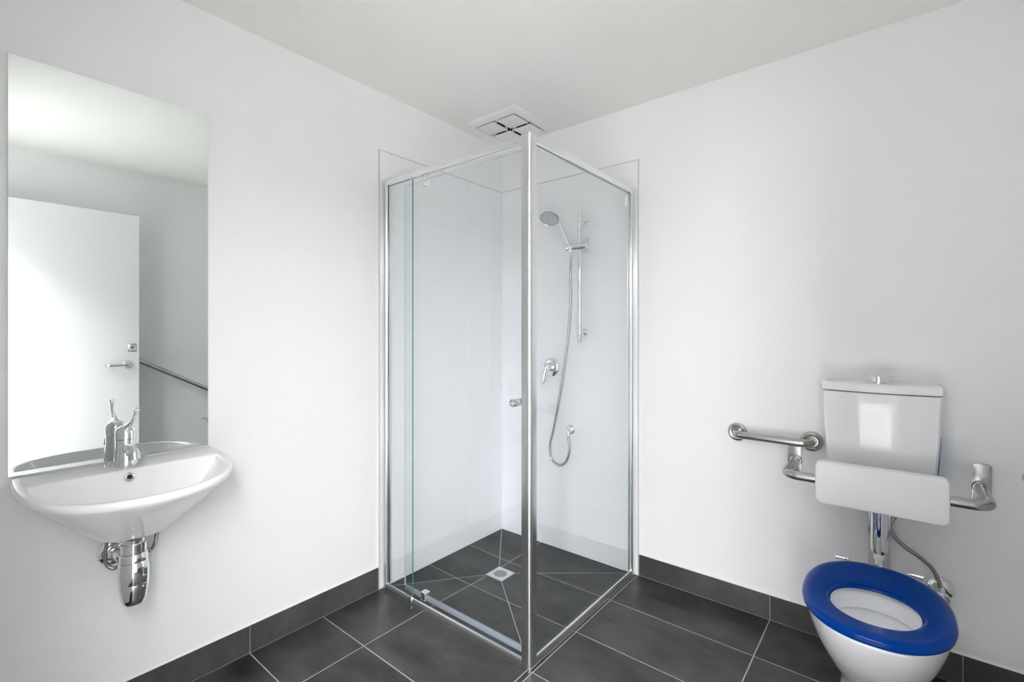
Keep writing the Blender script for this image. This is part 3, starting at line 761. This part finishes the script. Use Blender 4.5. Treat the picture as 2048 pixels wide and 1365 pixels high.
inn = [egg(.116, -.385, -.690, .4235), egg(.112, -.390, -.686, .418), egg(.112, -.390, -.686, .352), egg(.120, -.380, -.692, .346), egg(.119, -.378, -.688, .335), egg(.108, -.375, -.660, .30), egg(.080, -.385, -.590, .24), egg(.055, -.395, -.520, .215), egg(.04, -.40, -.49, .205)]
loft(bm, ext+inn, True, True)
obj('pan', bm, M['ceramic'], tl, angle=55)
bm = BM(); lp = egg(.079, -.386, -.588, .2405); v_ = [bm.verts.new(p) for p in lp]; bm.faces.new(v_); obj('water', bm, glass('still_water', (.93, .96, .96), 1.33), tl)
# blue seat ring
def seatloops():
    o = lambda d, z: egg(.1815-d, -.254-d, -.750+d, z, 72, sq=2.25, mid=.50)
    i = lambda d, z: egg(.1105-d, -.418-d, -.664+d, z, 72, sq=2.2, mid=.47)
    L = [i(.004, .4245), i(0, .427), i(-.001, .434), i(.0, .4385), i(-.0035, .4415), i(-.010, .4430), i(-.022, .4440)]
    L += [o(.034, .4478), o(.025, .4490), o(.015, .4482), o(.007, .4445), o(.002, .4385), o(0, .431), o(.001, .4265), o(.004, .4245)]
    return L
bm = BM(); L = seatloops(); loft(bm, L+[L[0]])
seat = obj('seat', bm, M['blue'], tl, angle=60)
seat['label'] = 'bright blue toilet seat ring'
for s in (-1, 1):
    hx = TXC+s*.075
    bm = BM(); tube(bm, fillet([(hx, -.270, .430), (hx, -.246, .437), (hx+s*.012, -.246, .437)], .008, 5), .0055, 12); hg = obj('hinge', bm, M['chrome'], tl)
    bm = BM(); lathe(bm, (hx+s*.010, -.246, .437), (s, 0, 0), [(0, 0), (.0085, .0), (.009, .001), (.009, .014), (.0084, .0145), (.0084, .0155), (.009, .016), (.009, .032), (.008, .033), (0, .033)], 20); obj('hinge_barrel', bm, M['chrome'], hg)
    bm = BM(); lathe(bm, (hx+s*.020, -.246, .424), (0, 0, 1), [(.006, 0), (.006, .012)], 12); obj('hinge_post', bm, M['chrome'], hg)

# ------------------------------------------------------------------ door leaf folded back against the side wall
DXF = 2.170
bm = bx(DXF, DXF+.036, -2.266, -1.346, .010, 2.036, bevel=.0015, seg=1)
dr = struct('door_1', bm, M['doorpaint'], smooth=False)
dr['label'] = 'white flush door standing open with chrome lever handle'
bm = BM(); lathe(bm, (DXF, -1.412, 1.010), (-1, 0, 0), [(.026, 0), (.026, .006), (.022, .009), (.010, .009)], 32); rose = obj('handle_rose', bm, M['chrome_soft'], dr)
bm = BM(); tube(bm, fillet([(DXF-.006, -1.412, 1.010), (DXF-.056, -1.412, 1.010), (DXF-.056, -1.525, 1.010), (DXF-.018, -1.525, 1.010)], .018, 8), .0095, 16); obj('lever', bm, M['chrome_soft'], rose)
bm = BM(); prism(bm, [(DXF, -1.386+a, 1.124+b) for a, b in rrect(.046, .056, .003)], (-.003, 0, 0), bevel=.0008); ip = obj('indicator_plate', bm, M['chrome_soft'], dr)
bm = BM(); lathe(bm, (DXF-.003, -1.386, 1.126), (-1, 0, 0), [(.0085, 0), (.0085, .006), (.006, .008), (0, .008)], 20); obj('snib', bm, M['nozzle'], ip)
for dz in (-.022, .022):
    bm = BM(); lathe(bm, (DXF-.003, -1.386, 1.124+dz), (-1, 0, 0), [(.003, 0), (.003, .001), (0, .0012)], 10); obj('screw', bm, M['nozzle'], ip)
for z in (.25, 1.05, 1.80):
    bm = BM(); lathe(bm, (DXF+.041, -2.262, z), (0, 0, 1), [(0, 0), (.0055, 0), (.0055, .10), (0, .10)], 12); obj('hinge', bm, M['chrome_soft'], dr)
